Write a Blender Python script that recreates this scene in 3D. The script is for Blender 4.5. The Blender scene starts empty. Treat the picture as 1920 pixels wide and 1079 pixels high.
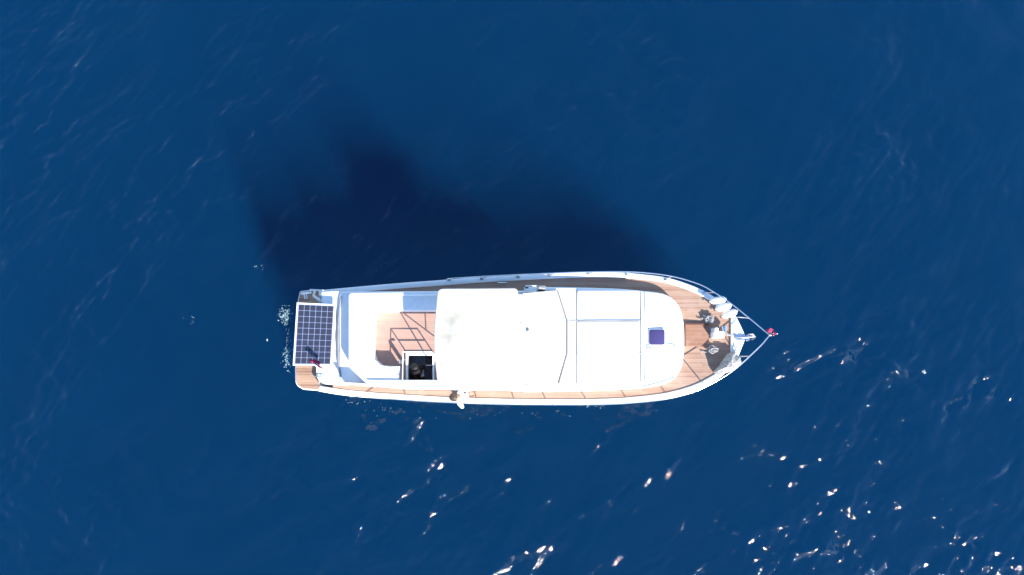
import bpy, bmesh, math, random
import numpy as np
from mathutils import Vector, Matrix, noise
random.seed(4)
rng = np.random.default_rng(11)
sc = bpy.context.scene
COL = sc.collection
R = math.radians

# ------------------------------------------------------------------ camera, sky, sun, exposure
CAM_H, FPX, TILT = 20.1, 1297.0, R(7.05)
cam_d = bpy.data.cameras.new('drone_camera')
cam_d.sensor_width = 36.0
cam_d.lens = FPX / 1920.0 * 36.0
cam_d.clip_start, cam_d.clip_end = 0.1, 9000
cam = bpy.data.objects.new('drone_camera', cam_d)
COL.objects.link(cam)
cam.location = (0, 0, CAM_H)
cam.rotation_euler = (TILT, 0, 0)
sc.camera = cam

SUN_EL, SUN_ROT = R(37.5), math.atan2(0.562, -0.827)
world = bpy.data.worlds.new('World')
sc.world = world
world.use_nodes = True
wn, wl = world.node_tree.nodes, world.node_tree.links
bg = wn.get('Background')
sky = wn.new('ShaderNodeTexSky')
sky.sky_type = 'NISHITA'
sky.sun_disc = False
sky.sun_elevation = SUN_EL
sky.sun_rotation = SUN_ROT
sky.dust_density = 0.0
sky.ozone_density = 4.0
sky.air_density = 1.0
wl.new(sky.outputs[0], bg.inputs[0])
bg.inputs[1].default_value = 0.14

sun_d = bpy.data.lights.new('sun', 'SUN')
sun_d.energy = 4.6
sun_d.angle = R(0.5)
sun_d.color = (1.0, 0.965, 0.915)
sun = bpy.data.objects.new('sun', sun_d)
COL.objects.link(sun)
SUN_DIR = Vector((0.562 * math.cos(SUN_EL), -0.827 * math.cos(SUN_EL), math.sin(SUN_EL))).normalized()
sun.rotation_euler = SUN_DIR.to_track_quat('Z', 'Y').to_euler()
sun.location = SUN_DIR * 60

sc.render.engine = 'CYCLES'
vs = sc.view_settings
vs.view_transform = 'Standard'
vs.look = 'None'
vs.gamma = 1
vs.use_curve_mapping = False
vs.exposure = 1.32
sc.cycles.use_denoising = True
sc.cycles.max_bounces = 8
sc.cycles.volume_bounces = 2

# ------------------------------------------------------------------ helpers
CT, ST = math.cos(TILT), math.sin(TILT)
def U(px, py, z):
    """the real place, at height z above the water, of a feature measured at a photograph pixel"""
    x, y = (px - 960.0) / FPX, (539.5 - py) / FPX
    t = (CAM_H - z) / (CT - y * ST)
    return Vector((x * t, (y * CT + ST) * t, z))

def mat(name, col, rough=0.5, metal=0.0, **kw):
    m = bpy.data.materials.new(name)
    m.use_nodes = True
    b = m.node_tree.nodes['Principled BSDF']
    b.inputs['Base Color'].default_value = (*col, 1)
    b.inputs['Roughness'].default_value = rough
    b.inputs['Metallic'].default_value = metal
    for k, v in kw.items():
        b.inputs[k].default_value = v
    return m

def nodes(m):
    return m.node_tree.nodes, m.node_tree.links, m.node_tree.nodes['Principled BSDF']

def vary(m, col_a, col_b, scale=6.0, detail=5.0, bump=0.0, lo=0.35, hi=0.65, stretch=(1, 1, 1)):
    n, l, b = nodes(m)
    tc = n.new('ShaderNodeTexCoord')
    mp = n.new('ShaderNodeMapping'); mp.inputs['Scale'].default_value = stretch
    nz = n.new('ShaderNodeTexNoise'); nz.inputs['Scale'].default_value = scale; nz.inputs['Detail'].default_value = detail
    rp = n.new('ShaderNodeValToRGB')
    rp.color_ramp.elements[0].position = lo; rp.color_ramp.elements[0].color = (*col_a, 1)
    rp.color_ramp.elements[1].position = hi; rp.color_ramp.elements[1].color = (*col_b, 1)
    l.new(tc.outputs['Object'], mp.inputs[0]); l.new(mp.outputs[0], nz.inputs['Vector'])
    l.new(nz.outputs[0], rp.inputs[0]); l.new(rp.outputs[0], b.inputs['Base Color'])
    if bump:
        bp = n.new('ShaderNodeBump'); bp.inputs['Distance'].default_value = bump; bp.inputs['Strength'].default_value = 0.6
        l.new(nz.outputs[0], bp.inputs['Height']); l.new(bp.outputs[0], b.inputs['Normal'])
    return m

def teak(name, dark, light, plank=0.062, along='X'):
    """planked teak: each plank its own tone, grain along it, dark caulked seams between"""
    m = mat(name, light, 0.65)
    n, l, b = nodes(m)
    tc = n.new('ShaderNodeTexCoord')
    sp = n.new('ShaderNodeSeparateXYZ'); l.new(tc.outputs['Object'], sp.inputs[0])
    A, B = ('X', 'Y') if along == 'X' else ('Y', 'X')
    def mth(op, a, c=None):
        q = n.new('ShaderNodeMath'); q.operation = op
        if isinstance(a, (int, float)): q.inputs[0].default_value = a
        else: l.new(a, q.inputs[0])
        if c is not None:
            if isinstance(c, (int, float)): q.inputs[1].default_value = c
            else: l.new(c, q.inputs[1])
        return q.outputs[0]
    v = mth('DIVIDE', sp.outputs[B], plank)
    row = mth('FLOOR', v)
    fr = mth('FRACT', v)
    wr = n.new('ShaderNodeTexWhiteNoise'); wr.noise_dimensions = '1D'; l.new(row, wr.inputs['W'])
    shift = mth('MULTIPLY', wr.outputs[0], 7.0)
    u = mth('FLOOR', mth('ADD', mth('DIVIDE', sp.outputs[A], 2.1), shift))
    cb = n.new('ShaderNodeCombineXYZ'); l.new(row, cb.inputs[0]); l.new(u, cb.inputs[1])
    wn2 = n.new('ShaderNodeTexWhiteNoise'); wn2.noise_dimensions = '2D'; l.new(cb.outputs[0], wn2.inputs['Vector'])
    mp = n.new('ShaderNodeMapping')
    mp.inputs['Scale'].default_value = (2.5, 40, 2.5) if along == 'X' else (40, 2.5, 2.5)
    l.new(tc.outputs['Object'], mp.inputs[0])
    gr = n.new('ShaderNodeTexNoise'); gr.inputs['Scale'].default_value = 1.0; gr.inputs['Detail'].default_value = 6; l.new(mp.outputs[0], gr.inputs['Vector'])
    big = n.new('ShaderNodeTexNoise'); big.inputs['Scale'].default_value = 1.7; big.inputs['Detail'].default_value = 4; l.new(tc.outputs['Object'], big.inputs['Vector'])
    f = mth('ADD', mth('ADD', mth('MULTIPLY', wn2.outputs[0], 0.45), mth('MULTIPLY', gr.outputs[0], 0.45)), mth('MULTIPLY', big.outputs[0], 0.3))
    rp = n.new('ShaderNodeValToRGB')
    rp.color_ramp.elements[0].position = 0.3; rp.color_ramp.elements[0].color = (*dark, 1)
    rp.color_ramp.elements[1].position = 0.85; rp.color_ramp.elements[1].color = (*light, 1)
    l.new(f, rp.inputs[0])
    wz = n.new('ShaderNodeTexNoise'); wz.inputs['Scale'].default_value = 2.6; wz.inputs['Detail'].default_value = 7; wz.inputs['Roughness'].default_value = 0.65; l.new(tc.outputs['Object'], wz.inputs['Vector'])
    wr2 = n.new('ShaderNodeMapRange'); wr2.inputs[1].default_value = 0.48; wr2.inputs[2].default_value = 0.72; wr2.inputs[4].default_value = 0.55; l.new(wz.outputs[0], wr2.inputs[0])
    wm = n.new('ShaderNodeMix'); wm.data_type = 'RGBA'; l.new(wr2.outputs[0], wm.inputs[0]); l.new(rp.outputs[0], wm.inputs[6]); wm.inputs[7].default_value = (0.36, 0.27, 0.215, 1)
    seam = mth('LESS_THAN', mth('ABSOLUTE', mth('SUBTRACT', fr, 0.5)), 0.06)
    mx = n.new('ShaderNodeMix'); mx.data_type = 'RGBA'
    l.new(mth('MULTIPLY', seam, 0.4), mx.inputs[0]); l.new(wm.outputs[2], mx.inputs[6]); mx.inputs[7].default_value = (0.035, 0.03, 0.028, 1)
    l.new(mx.outputs[2], b.inputs['Base Color'])
    return m

GEL = vary(mat('gelcoat', (0.8, 0.8, 0.79), 0.28), (0.76, 0.76, 0.75), (0.82, 0.82, 0.81), 3.0)
WHITE = vary(mat('white_vinyl', (0.8, 0.79, 0.77), 0.55), (0.76, 0.75, 0.73), (0.82, 0.81, 0.79), 8.0, bump=0.004)
CANVAS = vary(mat('canvas', (0.6, 0.57, 0.5), 0.85), (0.385, 0.35, 0.27), (0.49, 0.465, 0.41), 2.6, bump=0.03, lo=0.32, hi=0.5)
TEAK = teak('teak_deck', (0.265, 0.145, 0.095), (0.375, 0.24, 0.165))
TEAK_HATCH = teak('teak_hatch', (0.2, 0.09, 0.05), (0.30, 0.15, 0.09), plank=0.05)
TEAK_RED = teak('teak_platform', (0.2, 0.10, 0.06), (0.44, 0.27, 0.17), plank=0.075)
FLOOR = teak('teak_floor', (0.35, 0.205, 0.16), (0.40, 0.245, 0.19), plank=0.05)
STEEL = mat('polished_steel', (0.72, 0.74, 0.77), 0.22, 1.0)
TUBE_W = mat('white_tube', (0.72, 0.74, 0.76), 0.35)
SEAL = mat('grey_seal', (0.23, 0.23, 0.24), 0.6)
DARK = mat('dark_rubber', (0.02, 0.02, 0.022), 0.6)
LINER = vary(mat('grey_liner', (0.2, 0.2, 0.21), 0.6), (0.16, 0.16, 0.17), (0.22, 0.22, 0.23), 4.0)
CUSH = vary(mat('blue_grey_cushion', (0.13, 0.15, 0.22), 0.8), (0.10, 0.12, 0.18), (0.17, 0.19, 0.26), 30.0)
GREYSEAT = vary(mat('plum_grey_seat', (0.1, 0.085, 0.1), 0.8), (0.08, 0.07, 0.085), (0.12, 0.10, 0.12), 30.0)
GLASS_D = mat('tinted_acrylic', (0.055, 0.045, 0.13), 0.12)
GLASS_W = mat('dark_window', (0.012, 0.015, 0.02), 0.05)
CELL = vary(mat('solar_cell', (0.035, 0.04, 0.1), 0.32), (0.03, 0.033, 0.046), (0.03, 0.034, 0.064), 1.6)
BACKSHEET = mat('panel_backsheet', (0.22, 0.25, 0.38), 0.35)
ALU = mat('panel_aluminium', (0.78, 0.78, 0.8), 0.4, 0.2)
FEND = vary(mat('fender_vinyl', (0.78, 0.77, 0.74), 0.4), (0.66, 0.64, 0.6), (0.8, 0.79, 0.77), 5.0)
ROPE = vary(mat('rope', (0.55, 0.53, 0.5), 0.9), (0.2, 0.195, 0.2), (0.42, 0.4, 0.38), 45.0)
TARP = vary(mat('grey_cloth', (0.34, 0.33, 0.30), 0.9), (0.25, 0.245, 0.23), (0.42, 0.40, 0.365), 14.0, bump=0.02)
SKIN = vary(mat('skin', (0.42, 0.25, 0.17), 0.5), (0.38, 0.21, 0.14), (0.46, 0.28, 0.19), 12.0)
HAIR_B = vary(mat('brown_hair', (0.1, 0.06, 0.035), 0.6), (0.03, 0.018, 0.01), (0.07, 0.042, 0.024), 60.0)
HAIR_K = mat('black_hair', (0.006, 0.005, 0.005), 0.65)
CLOTH_W = vary(mat('white_cotton', (0.8, 0.8, 0.79), 0.85), (0.75, 0.75, 0.75), (0.82, 0.82, 0.81), 25.0, bump=0.01)
CLOTH_D = mat('dark_cotton', (0.03, 0.022, 0.022), 0.85)
EYE_W = mat('eye_white', (0.75, 0.73, 0.7), 0.3)
LIP = mat('lip', (0.36, 0.13, 0.11), 0.5)
RED = vary(mat('red_flag_cloth', (0.3, 0.012, 0.06), 0.8), (0.17, 0.008, 0.045), (0.24, 0.012, 0.06), 20.0)
FLAG_W = mat('white_flag_print', (0.8, 0.78, 0.78), 0.8)
PAPER = mat('white_paper', (0.8, 0.78, 0.72), 0.8)
IRON = mat('galvanised_iron', (0.5, 0.52, 0.53), 0.45, 0.7)

def link(name, me, m, parent=None, smooth=None, kind=None, label=None):
    o = bpy.data.objects.new(name, me)
    COL.objects.link(o)
    if m is not None:
        for q in (m if isinstance(m, (list, tuple)) else [m]):
            me.materials.append(q)
    if smooth is not None:
        me.polygons.foreach_set('use_smooth', [True] * len(me.polygons))
        if smooth < 180:
            me.set_sharp_from_angle(angle=R(smooth))
    if parent is not None:
        o.parent = parent
        top = parent
        while top.parent: top = top.parent
        o.matrix_parent_inverse = Matrix.Translation(-top.location) if parent is top else Matrix.Identity(4)
    if kind: o['kind'] = kind
    if label: o['label'] = label
    return o

def from_py(name, v, f, m, parent=None, smooth=None, **kw):
    me = bpy.data.meshes.new(name)
    me.from_pydata([tuple(q) for q in v], [], f)
    bm = bmesh.new(); bm.from_mesh(me)
    bmesh.ops.recalc_face_normals(bm, faces=bm.faces)
    bm.to_mesh(me); bm.free()
    return link(name, me, m, parent, smooth, **kw)

def empty(name, loc, label, cat, group=None):
    o = bpy.data.objects.new(name, None)
    o.empty_display_size = 0.2
    COL.objects.link(o)
    o.location = loc
    tag(o, label, cat, group)
    return o

def tag(o, label, cat, group=None):
    o['label'] = label; o['category'] = cat
    if group: o['group'] = group
    return o

def origin_to(o, p):
    """move a one-mesh thing's origin to its own base"""
    o.data.transform(Matrix.Translation(-Vector(p)))
    o.location = p
    return o

def loft(rings, cap0=True, cap1=True, closed=True):
    n = len(rings[0]); v = [p for r in rings for p in r]; f = []
    for i in range(len(rings) - 1):
        for j in range(n if closed else n - 1):
            k = (j + 1) % n
            f.append((i * n + j, i * n + k, (i + 1) * n + k, (i + 1) * n + j))
    if cap0: f.append(tuple(range(n - 1, -1, -1)))
    if cap1: f.append(tuple((len(rings) - 1) * n + j for j in range(n)))
    return v, f

def offset(pts, d):
    """offset a closed polygon (world xy) outward by d"""
    n = len(pts)
    area = sum(pts[i].x * pts[(i + 1) % n].y - pts[(i + 1) % n].x * pts[i].y for i in range(n))
    s = 1 if area > 0 else -1
    out = []
    for i in range(n):
        a, b, c = pts[i - 1], pts[i], pts[(i + 1) % n]
        e1 = Vector((b.x - a.x, b.y - a.y)); e2 = Vector((c.x - b.x, c.y - b.y))
        if e1.length < 1e-9: e1 = e2
        if e2.length < 1e-9: e2 = e1
        n1 = Vector((e1.y, -e1.x)).normalized() * s; n2 = Vector((e2.y, -e2.x)).normalized() * s
        m = n1 + n2
        if m.length < 1e-6: m = n1.copy()
        m.normalize()
        k = d / max(0.45, m.dot(n1))
        out.append(Vector((b.x + m.x * k, b.y + m.y * k, b.z)))
    return out

def rnd(pts, rads, n=5):
    """round the corners of a pixel polygon"""
    out = []
    N = len(pts)
    if not isinstance(rads, (list, tuple)): rads = [rads] * N
    for i in range(N):
        p = Vector(pts[i]); a = Vector(pts[i - 1]); b = Vector(pts[(i + 1) % N]); r = rads[i]
        if r <= 0:
            out.append(tuple(p)); continue
        da = (a - p); db = (b - p)
        r1 = min(r, da.length * 0.48); r2 = min(r, db.length * 0.48)
        q0 = p + da.normalized() * r1; q2 = p + db.normalized() * r2
        for k in range(n + 1):
            t = k / n
            q = q0 * (1 - t) ** 2 + p * 2 * t * (1 - t) + q2 * t * t
            out.append((q.x, q.y))
    return out

def rect(x0, y0, x1, y1, r=0, n=5):
    return rnd([(x0, y0), (x1, y0), (x1, y1), (x0, y1)], r, n)

def solid(name, px, zt, profile, m, parent, dome=0.0, smooth=35, wrinkle=0.0, **kw):
    """closed outline seen at height zt, lofted through (outset, z) rings; optional domed top"""
    base = [U(x, y, zt) for x, y in px]
    rings = []
    for d, z in profile:
        rings.append([Vector((p.x, p.y, z)) for p in (offset(base, d) if abs(d) > 1e-9 else base)])
    if dome:
        c = sum(rings[-1], Vector()) / len(base); last = rings[-1]; zt0 = profile[-1][1]
        for s in (0.93, 0.82, 0.66, 0.5, 0.34, 0.2, 0.1, 0.03):
            ring = []
            for p in last:
                q = c.lerp(p, s); q.z = zt0 + dome * (1 - s * s)
                if wrinkle:
                    q.z += wrinkle * min(1.0, (1 - s) * 3.0) * (noise.noise(Vector((q.x * 2.2, q.y * 3.5, 3.1))) + 0.5 * noise.noise(Vector((q.x * 7, q.y * 5, 8.0))))
                ring.append(q)
            rings.append(ring)
    v, f = loft(rings)
    return from_py(name, v, f, m, parent, smooth, **kw)

def edged(h0, h1, r=0.02, out=0.0):
    return [(out, h0), (0, h1 - r), (-r * 0.3, h1 - r * 0.3), (-r, h1)]

def tube_geo(path, r, n=8, closed=False, caps=True):
    P = [Vector(p) for p in path]; N = len(P); rings = []
    up = None
    for i in range(N):
        if closed: t = P[(i + 1) % N] - P[i - 1]
        else: t = P[min(i + 1, N - 1)] - P[max(i - 1, 0)]
        t.normalize()
        if up is None:
            up = t.orthogonal().normalized()
        up = (up - t * up.dot(t))
        if up.length < 1e-6: up = t.orthogonal()
        up.normalize(); w = t.cross(up)
        rr = r[i] if isinstance(r, (list, tuple)) else r
        rings.append([P[i] + (up * math.cos(a) + w * math.sin(a)) * rr for a in [2 * math.pi * k / n for k in range(n)]])
    if closed:
        rings.append(rings[0]); return loft(rings, False, False)
    return loft(rings, caps, caps)

def tube(name, path, r, m, parent, n=8, closed=False, **kw):
    v, f = tube_geo(path, r, n, closed)
    return from_py(name, v, f, m, parent, 60, **kw)

def merge(*geos):
    V, F = [], []
    for v, f in geos:
        k = len(V); V += list(v); F += [tuple(i + k for i in q) for q in f]
    return V, F

def box_geo(c, size, rot=0.0):
    sx, sy, sz = [s / 2 for s in size]; M = Matrix.Translation(Vector(c)) @ Matrix.Rotation(rot, 4, 'Z')
    v = [M @ Vector((x, y, z)) for z in (-sz, sz) for x, y in ((-sx, -sy), (sx, -sy), (sx, sy), (-sx, sy))]
    return v, [(3, 2, 1, 0), (4, 5, 6, 7), (0, 1, 5, 4), (1, 2, 6, 5), (2, 3, 7, 6), (3, 0, 4, 7)]

def bevel(o, w=0.01, seg=2):
    bm = bmesh.new(); bm.from_mesh(o.data)
    bmesh.ops.bevel(bm, geom=[e for e in bm.edges if len(e.link_faces) == 2 and e.calc_face_angle() > 0.6], offset=w, segments=seg, affect='EDGES', clamp_overlap=True)
    bm.to_mesh(o.data); bm.free()
    o.data.polygons.foreach_set('use_smooth', [True] * len(o.data.polygons))
    o.data.set_sharp_from_angle(angle=R(50))
    return o

def crom(pts, sub=5, linear_tail=0):
    P = [Vector(p) for p in pts]; out = []
    for i in range(len(P) - 1):
        if i >= len(P) - 1 - linear_tail:
            p0, p3 = P[i] * 2 - P[i + 1], P[i + 1] * 2 - P[i]
        else:
            p0 = P[i - 1] if i > 0 else P[i] * 2 - P[i + 1]
            p3 = P[i + 2] if (i + 2 < len(P) - linear_tail or (linear_tail == 0 and i + 2 < len(P))) else P[i + 1] * 2 - P[i]
        for k in range(sub):
            t = k / sub
            out.append(0.5 * ((2 * P[i]) + (P[i + 1] - p0) * t + (2 * p0 - 5 * P[i] + 4 * P[i + 1] - p3) * t * t + (3 * P[i] - p0 - 3 * P[i + 1] + p3) * t ** 3))
    out.append(P[-1])
    return out

def filled(name, outline, holes, m, parent, **kw):
    """flat sheet with holes"""
    bm = bmesh.new(); E = []
    for loop in [outline] + holes:
        vs_ = [bm.verts.new(p) for p in loop]
        for i in range(len(vs_)): E.append(bm.edges.new((vs_[i - 1], vs_[i])))
    bmesh.ops.triangle_fill(bm, use_beauty=True, use_dissolve=False, edges=E, normal=(0, 0, 1))
    for f in bm.faces:
        f.normal_update()
        if f.normal.z < 0: f.normal_flip()
    me = bpy.data.meshes.new(name); bm.to_mesh(me); bm.free()
    return link(name, me, m, parent, **kw)

# ------------------------------------------------------------------ the sea
NW = 190
lam = np.exp(rng.uniform(np.log(0.17), np.log(5.5), NW))
WDIR = math.atan2(-0.80, 0.60)
wth = WDIR + rng.normal(0, 0.95, NW)
wk = 2 * np.pi / lam
wkx, wky = wk * np.cos(wth), wk * np.sin(wth)
wph = rng.uniform(0, 2 * np.pi, NW)
SLOPE = 0.0215
wam = SLOPE / wk * np.where(lam > 1.2, 0.6, 1.0)
# ripples steepened along these lines, shaped to throw sun glints
STREAKS = [[(1455, 702), (1500, 683), (1560, 666), (1620, 668), (1680, 688), (1712, 705)], [(1775, 765), (1812, 748), (1850, 705)], [(1840, 735), (1905, 740)],
           [(1440, 905), (1500, 912)], [(1490, 1042), (1550, 1024), (1592, 1030)], [(1580, 1052), (1650, 1070), (1705, 1076), (1770, 1070)], [(1790, 1060), (1850, 1052), (1885, 1048)],
           [(1780, 996), (1832, 1022), (1840, 1030)], [(1505, 985), (1515, 975)], [(1380, 1000), (1345, 970)], [(1000, 1025), (1060, 980), (1130, 940)], [(1080, 968), (1180, 915), (1300, 852)],
           [(505, 945), (530, 920), (562, 900)], [(695, 806), (720, 785), (744, 765)], [(728, 975), (742, 950), (795, 905)], [(805, 905), (830, 880)], [(915, 930), (950, 910)],
           [(765, 830), (790, 790)], [(1120, 845), (1150, 800)], [(1860, 900), (1915, 860)], [(960, 1060), (985, 1020)], [(1200, 1060), (1265, 1055)], [(655, 1000), (700, 960)]]
STR_W = [[U(px, py, 0) for px, py in q] for q in STREAKS]
STR_G = [1.25, 1.15, 1.0, 0.9] + [1.35] * 4 + [0.9, 0.9] + [0.55] * 15
def streak_gain(x, y):
    g = np.zeros_like(x)
    m = (np.abs(x) < 18) & (y > -9) & (y < 2)
    xs, ys = x[m], y[m]; tot = np.zeros(xs.shape)
    for q, gain in zip(STR_W, STR_G):
        best = np.full(xs.shape, 9.0)
        for a, c in zip(q[:-1], q[1:]):
            dx, dy = c.x - a.x, c.y - a.y
            t = np.clip(((xs - a.x) * dx + (ys - a.y) * dy) / (dx * dx + dy * dy), 0, 1)
            best = np.minimum(best, np.hypot(xs - a.x - t * dx, ys - a.y - t * dy))
        tot = np.maximum(tot, gain * np.exp(-(best / 0.15) ** 2))
    g[m] = tot
    return g
def waves(x, y, sp=None):
    z = np.zeros_like(x)
    gust = 0.78 + 0.5 * np.sin(x * 0.41 + y * 0.23 + 1.3 + 1.1 * np.sin(y * 0.37 - x * 0.11)) * np.sin(y * 0.52 - x * 0.19 + 0.4 + np.sin(x * 0.29))
    gust = gust + 2.0 * streak_gain(x, y) + 0.42 / (1 + np.exp(-(x - 6.5) * .8)) / (1 + np.exp((y + 3.6) * 1.6))  # ripples raised along the streaks and at lower right to bring out glints
    for i in range(NW):
        a = wam[i]
        if sp is not None:
            a = a * np.clip(lam[i] / sp / 3.0 - 0.6, 0, 1)
        s = np.sin(wkx[i] * x + wky[i] * y + wph[i])
        z += a * (gust if lam[i] < 1.2 else 1.0) * (s + (0.18 * (2 * s * s - 1) if lam[i] > 0.5 else 0))
    return z
def axis(lo, hi, d):
    core = list(np.arange(lo, hi + d / 2, d)); left, right = [], []
    s, p, q = d, core[0], core[-1]
    while q < 4000:
        s *= 1.22; q += s; p -= s
        right.append(q); left.append(p)
    return np.array(left[::-1] + core + right)
ax, ay = axis(-17.4, 17.4, 0.042), axis(-7.6, 13.0, 0.042)
gx, gy = np.meshgrid(ax, ay)
spx, spy = np.gradient(ax), np.gradient(ay)
spg = np.maximum(*np.meshgrid(spx, spy))
gz = waves(gx.ravel(), gy.ravel(), spg.ravel())
nx, ny = len(ax), len(ay)
co = np.stack([gx.ravel(), gy.ravel(), gz], 1).astype(np.float32)
idx = np.arange(nx * ny).reshape(ny, nx)
quads = np.stack([idx[:-1, :-1].ravel(), idx[:-1, 1:].ravel(), idx[1:, 1:].ravel(), idx[1:, :-1].ravel()], 1).astype(np.int32)
rim = np.concatenate([idx[0, :-1], idx[:-1, -1], idx[-1, :0:-1], idx[:0:-1, 0]])
nb = len(rim); bot = co[rim].copy(); bot[:, 2] = -30.0
low = len(co) + np.arange(nb)
co = np.concatenate([co, bot])
side = np.stack([rim, low, np.roll(low, -1), np.roll(rim, -1)], 1).astype(np.int32)
quads = np.concatenate([quads, side])
me = bpy.data.meshes.new('sea')
me.vertices.add(len(co)); me.vertices.foreach_set('co', co.ravel())
nq = len(quads)
me.loops.add(quads.size + nb); me.loops.foreach_set('vertex_index', np.concatenate([quads.ravel(), low[::-1].astype(np.int32)]))
me.polygons.add(nq + 1)
me.polygons.foreach_set('loop_start', np.append(np.arange(0, nq * 4, 4, dtype=np.int32), np.int32(nq * 4)))
me.polygons.foreach_set('loop_total', np.append(np.full(nq, 4, dtype=np.int32), np.int32(nb)))
me.update(calc_edges=True)
me.polygons.foreach_set('use_smooth', np.append(np.ones(nq - nb, dtype=bool), np.zeros(nb + 1, dtype=bool)))
# clear water: a Fresnel-weighted reflecting skin over a body that scatters and absorbs light in depth
SEA = bpy.data.materials.new('sea_water')
SEA.use_nodes = True
n, l = SEA.node_tree.nodes, SEA.node_tree.links
n.clear()
SEA.cycles.volume_sampling = 'DISTANCE'
out = n.new('ShaderNodeOutputMaterial')
tc = n.new('ShaderNodeTexCoord')
mp = n.new('ShaderNodeMapping'); mp.inputs['Rotation'].default_value = (0, 0, R(-30)); mp.inputs['Scale'].default_value = (1.0, 1.5, 1.0)
nz = n.new('ShaderNodeTexNoise'); nz.inputs['Scale'].default_value = 9.0; nz.inputs['Detail'].default_value = 4.0
bp = n.new('ShaderNodeBump'); bp.inputs['Distance'].default_value = 0.024; bp.inputs['Strength'].default_value = 0.5
l.new(tc.outputs['Object'], mp.inputs[0]); l.new(mp.outputs[0], nz.inputs['Vector']); l.new(nz.outputs[0], bp.inputs['Height'])
fr = n.new('ShaderNodeFresnel'); fr.inputs['IOR'].default_value = 1.333; l.new(bp.outputs[0], fr.inputs['Normal'])
gl = n.new('ShaderNodeBsdfGlossy'); gl.inputs['Roughness'].default_value = 0.045; l.new(bp.outputs[0], gl.inputs['Normal'])
tr_ = n.new('ShaderNodeBsdfTransparent')
mx = n.new('ShaderNodeMixShader')
geo = n.new('ShaderNodeNewGeometry')
inv = n.new('ShaderNodeMath'); inv.operation = 'SUBTRACT'; inv.inputs[0].default_value = 1.0; l.new(geo.outputs['Backfacing'], inv.inputs[1])
frm = n.new('ShaderNodeMath'); frm.operation = 'MULTIPLY'; l.new(fr.outputs[0], frm.inputs[0]); l.new(inv.outputs[0], frm.inputs[1])
l.new(frm.outputs[0], mx.inputs[0]); l.new(tr_.outputs[0], mx.inputs[1]); l.new(gl.outputs[0], mx.inputs[2])
l.new(mx.outputs[0], out.inputs['Surface'])
WSC, WDENS = (0.0004, 0.086, 0.235), 0.165
vsn = n.new('ShaderNodeVolumeScatter'); vsn.inputs['Color'].default_value = (*WSC, 1); vsn.inputs['Density'].default_value = WDENS
van = n.new('ShaderNodeVolumeAbsorption'); van.inputs['Color'].default_value = (*WSC, 1); van.inputs['Density'].default_value = WDENS
va = n.new('ShaderNodeAddShader')
l.new(vsn.outputs[0], va.inputs[0]); l.new(van.outputs[0], va.inputs[1]); l.new(va.outputs[0], out.inputs['Volume'])
sea = link('sea', me, SEA, kind='structure')
sea['label'] = 'deep blue rippled open sea around the yacht'

# ------------------------------------------------------------------ the yacht
yacht = empty('motor_yacht', U(960, 636, 0), 'white motor yacht with teak decks, cream canopy and solar panel at the stern', 'yacht')

UPx = [(598, 546), (640, 542), (700, 536.5), (760, 531.5), (830, 526.5), (900, 521), (970, 517), (1040, 513.5), (1100, 511.5), (1160, 512), (1210, 516), (1255, 523), (1300, 538), (1330, 553), (1355, 571), (1378, 592), (1397, 631.5)]
LOx = [(598, 733), (640, 740), (700, 746), (760, 750), (830, 754), (900, 756.5), (970, 758), (1040, 758.5), (1100, 758.5), (1160, 756.5), (1210, 752), (1255, 745.5), (1300, 732.5), (1330, 718.5), (1358, 700), (1383, 668), (1397, 632.5)]
NS = len(UPx)
SUB = 5
def gun_z(s): return 1.08 + 0.42 * s ** 1.6
up2, lo2 = crom([(x, y, 0) for x, y in UPx], SUB, 1), crom([(x, y, 0) for x, y in LOx], SUB, 1)
M_ = len(up2)
GU = [U(up2[i].x, up2[i].y, gun_z(i / (M_ - 1))) for i in range(M_)]
GL = [U(lo2[i].x, lo2[i].y, gun_z(i / (M_ - 1))) for i in range(M_)]
def gun_at(px, side):
    src, pts = (up2, GU) if side == 'u' else (lo2, GL)
    i = min(range(M_), key=lambda k: abs(src[k].x - px))
    return pts[i]

# hull: stations from gunwale to keel
rows = []
for i in range(M_):
    s = i / (M_ - 1); a, c = GU[i], GL[i]; mid = (a + c) / 2; z = a.z
    row = []
    levels = [(z, 1.0), (z - 0.06, 1.012), (z * 0.55, 0.96 - 0.10 * s), (0.05, 0.92 - 0.22 * s), (-0.35, 0.72 - 0.3 * s), (-0.7, 0.06)]
    for zz, fct in levels:
        back = (1 - fct) * 0.75 * s ** 4
        p = mid + (a - mid) * fct; row.append(Vector((p.x - back, p.y, zz)))
    for zz, fct in levels[::-1]:
        back = (1 - fct) * 0.75 * s ** 4
        p = mid + (c - mid) * fct; row.append(Vector((p.x - back, p.y, zz)))
    rows.append(row)
v, f = loft(rows, True, True, closed=False)
hull = from_py('hull', v, f, GEL, yacht, 40)

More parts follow.
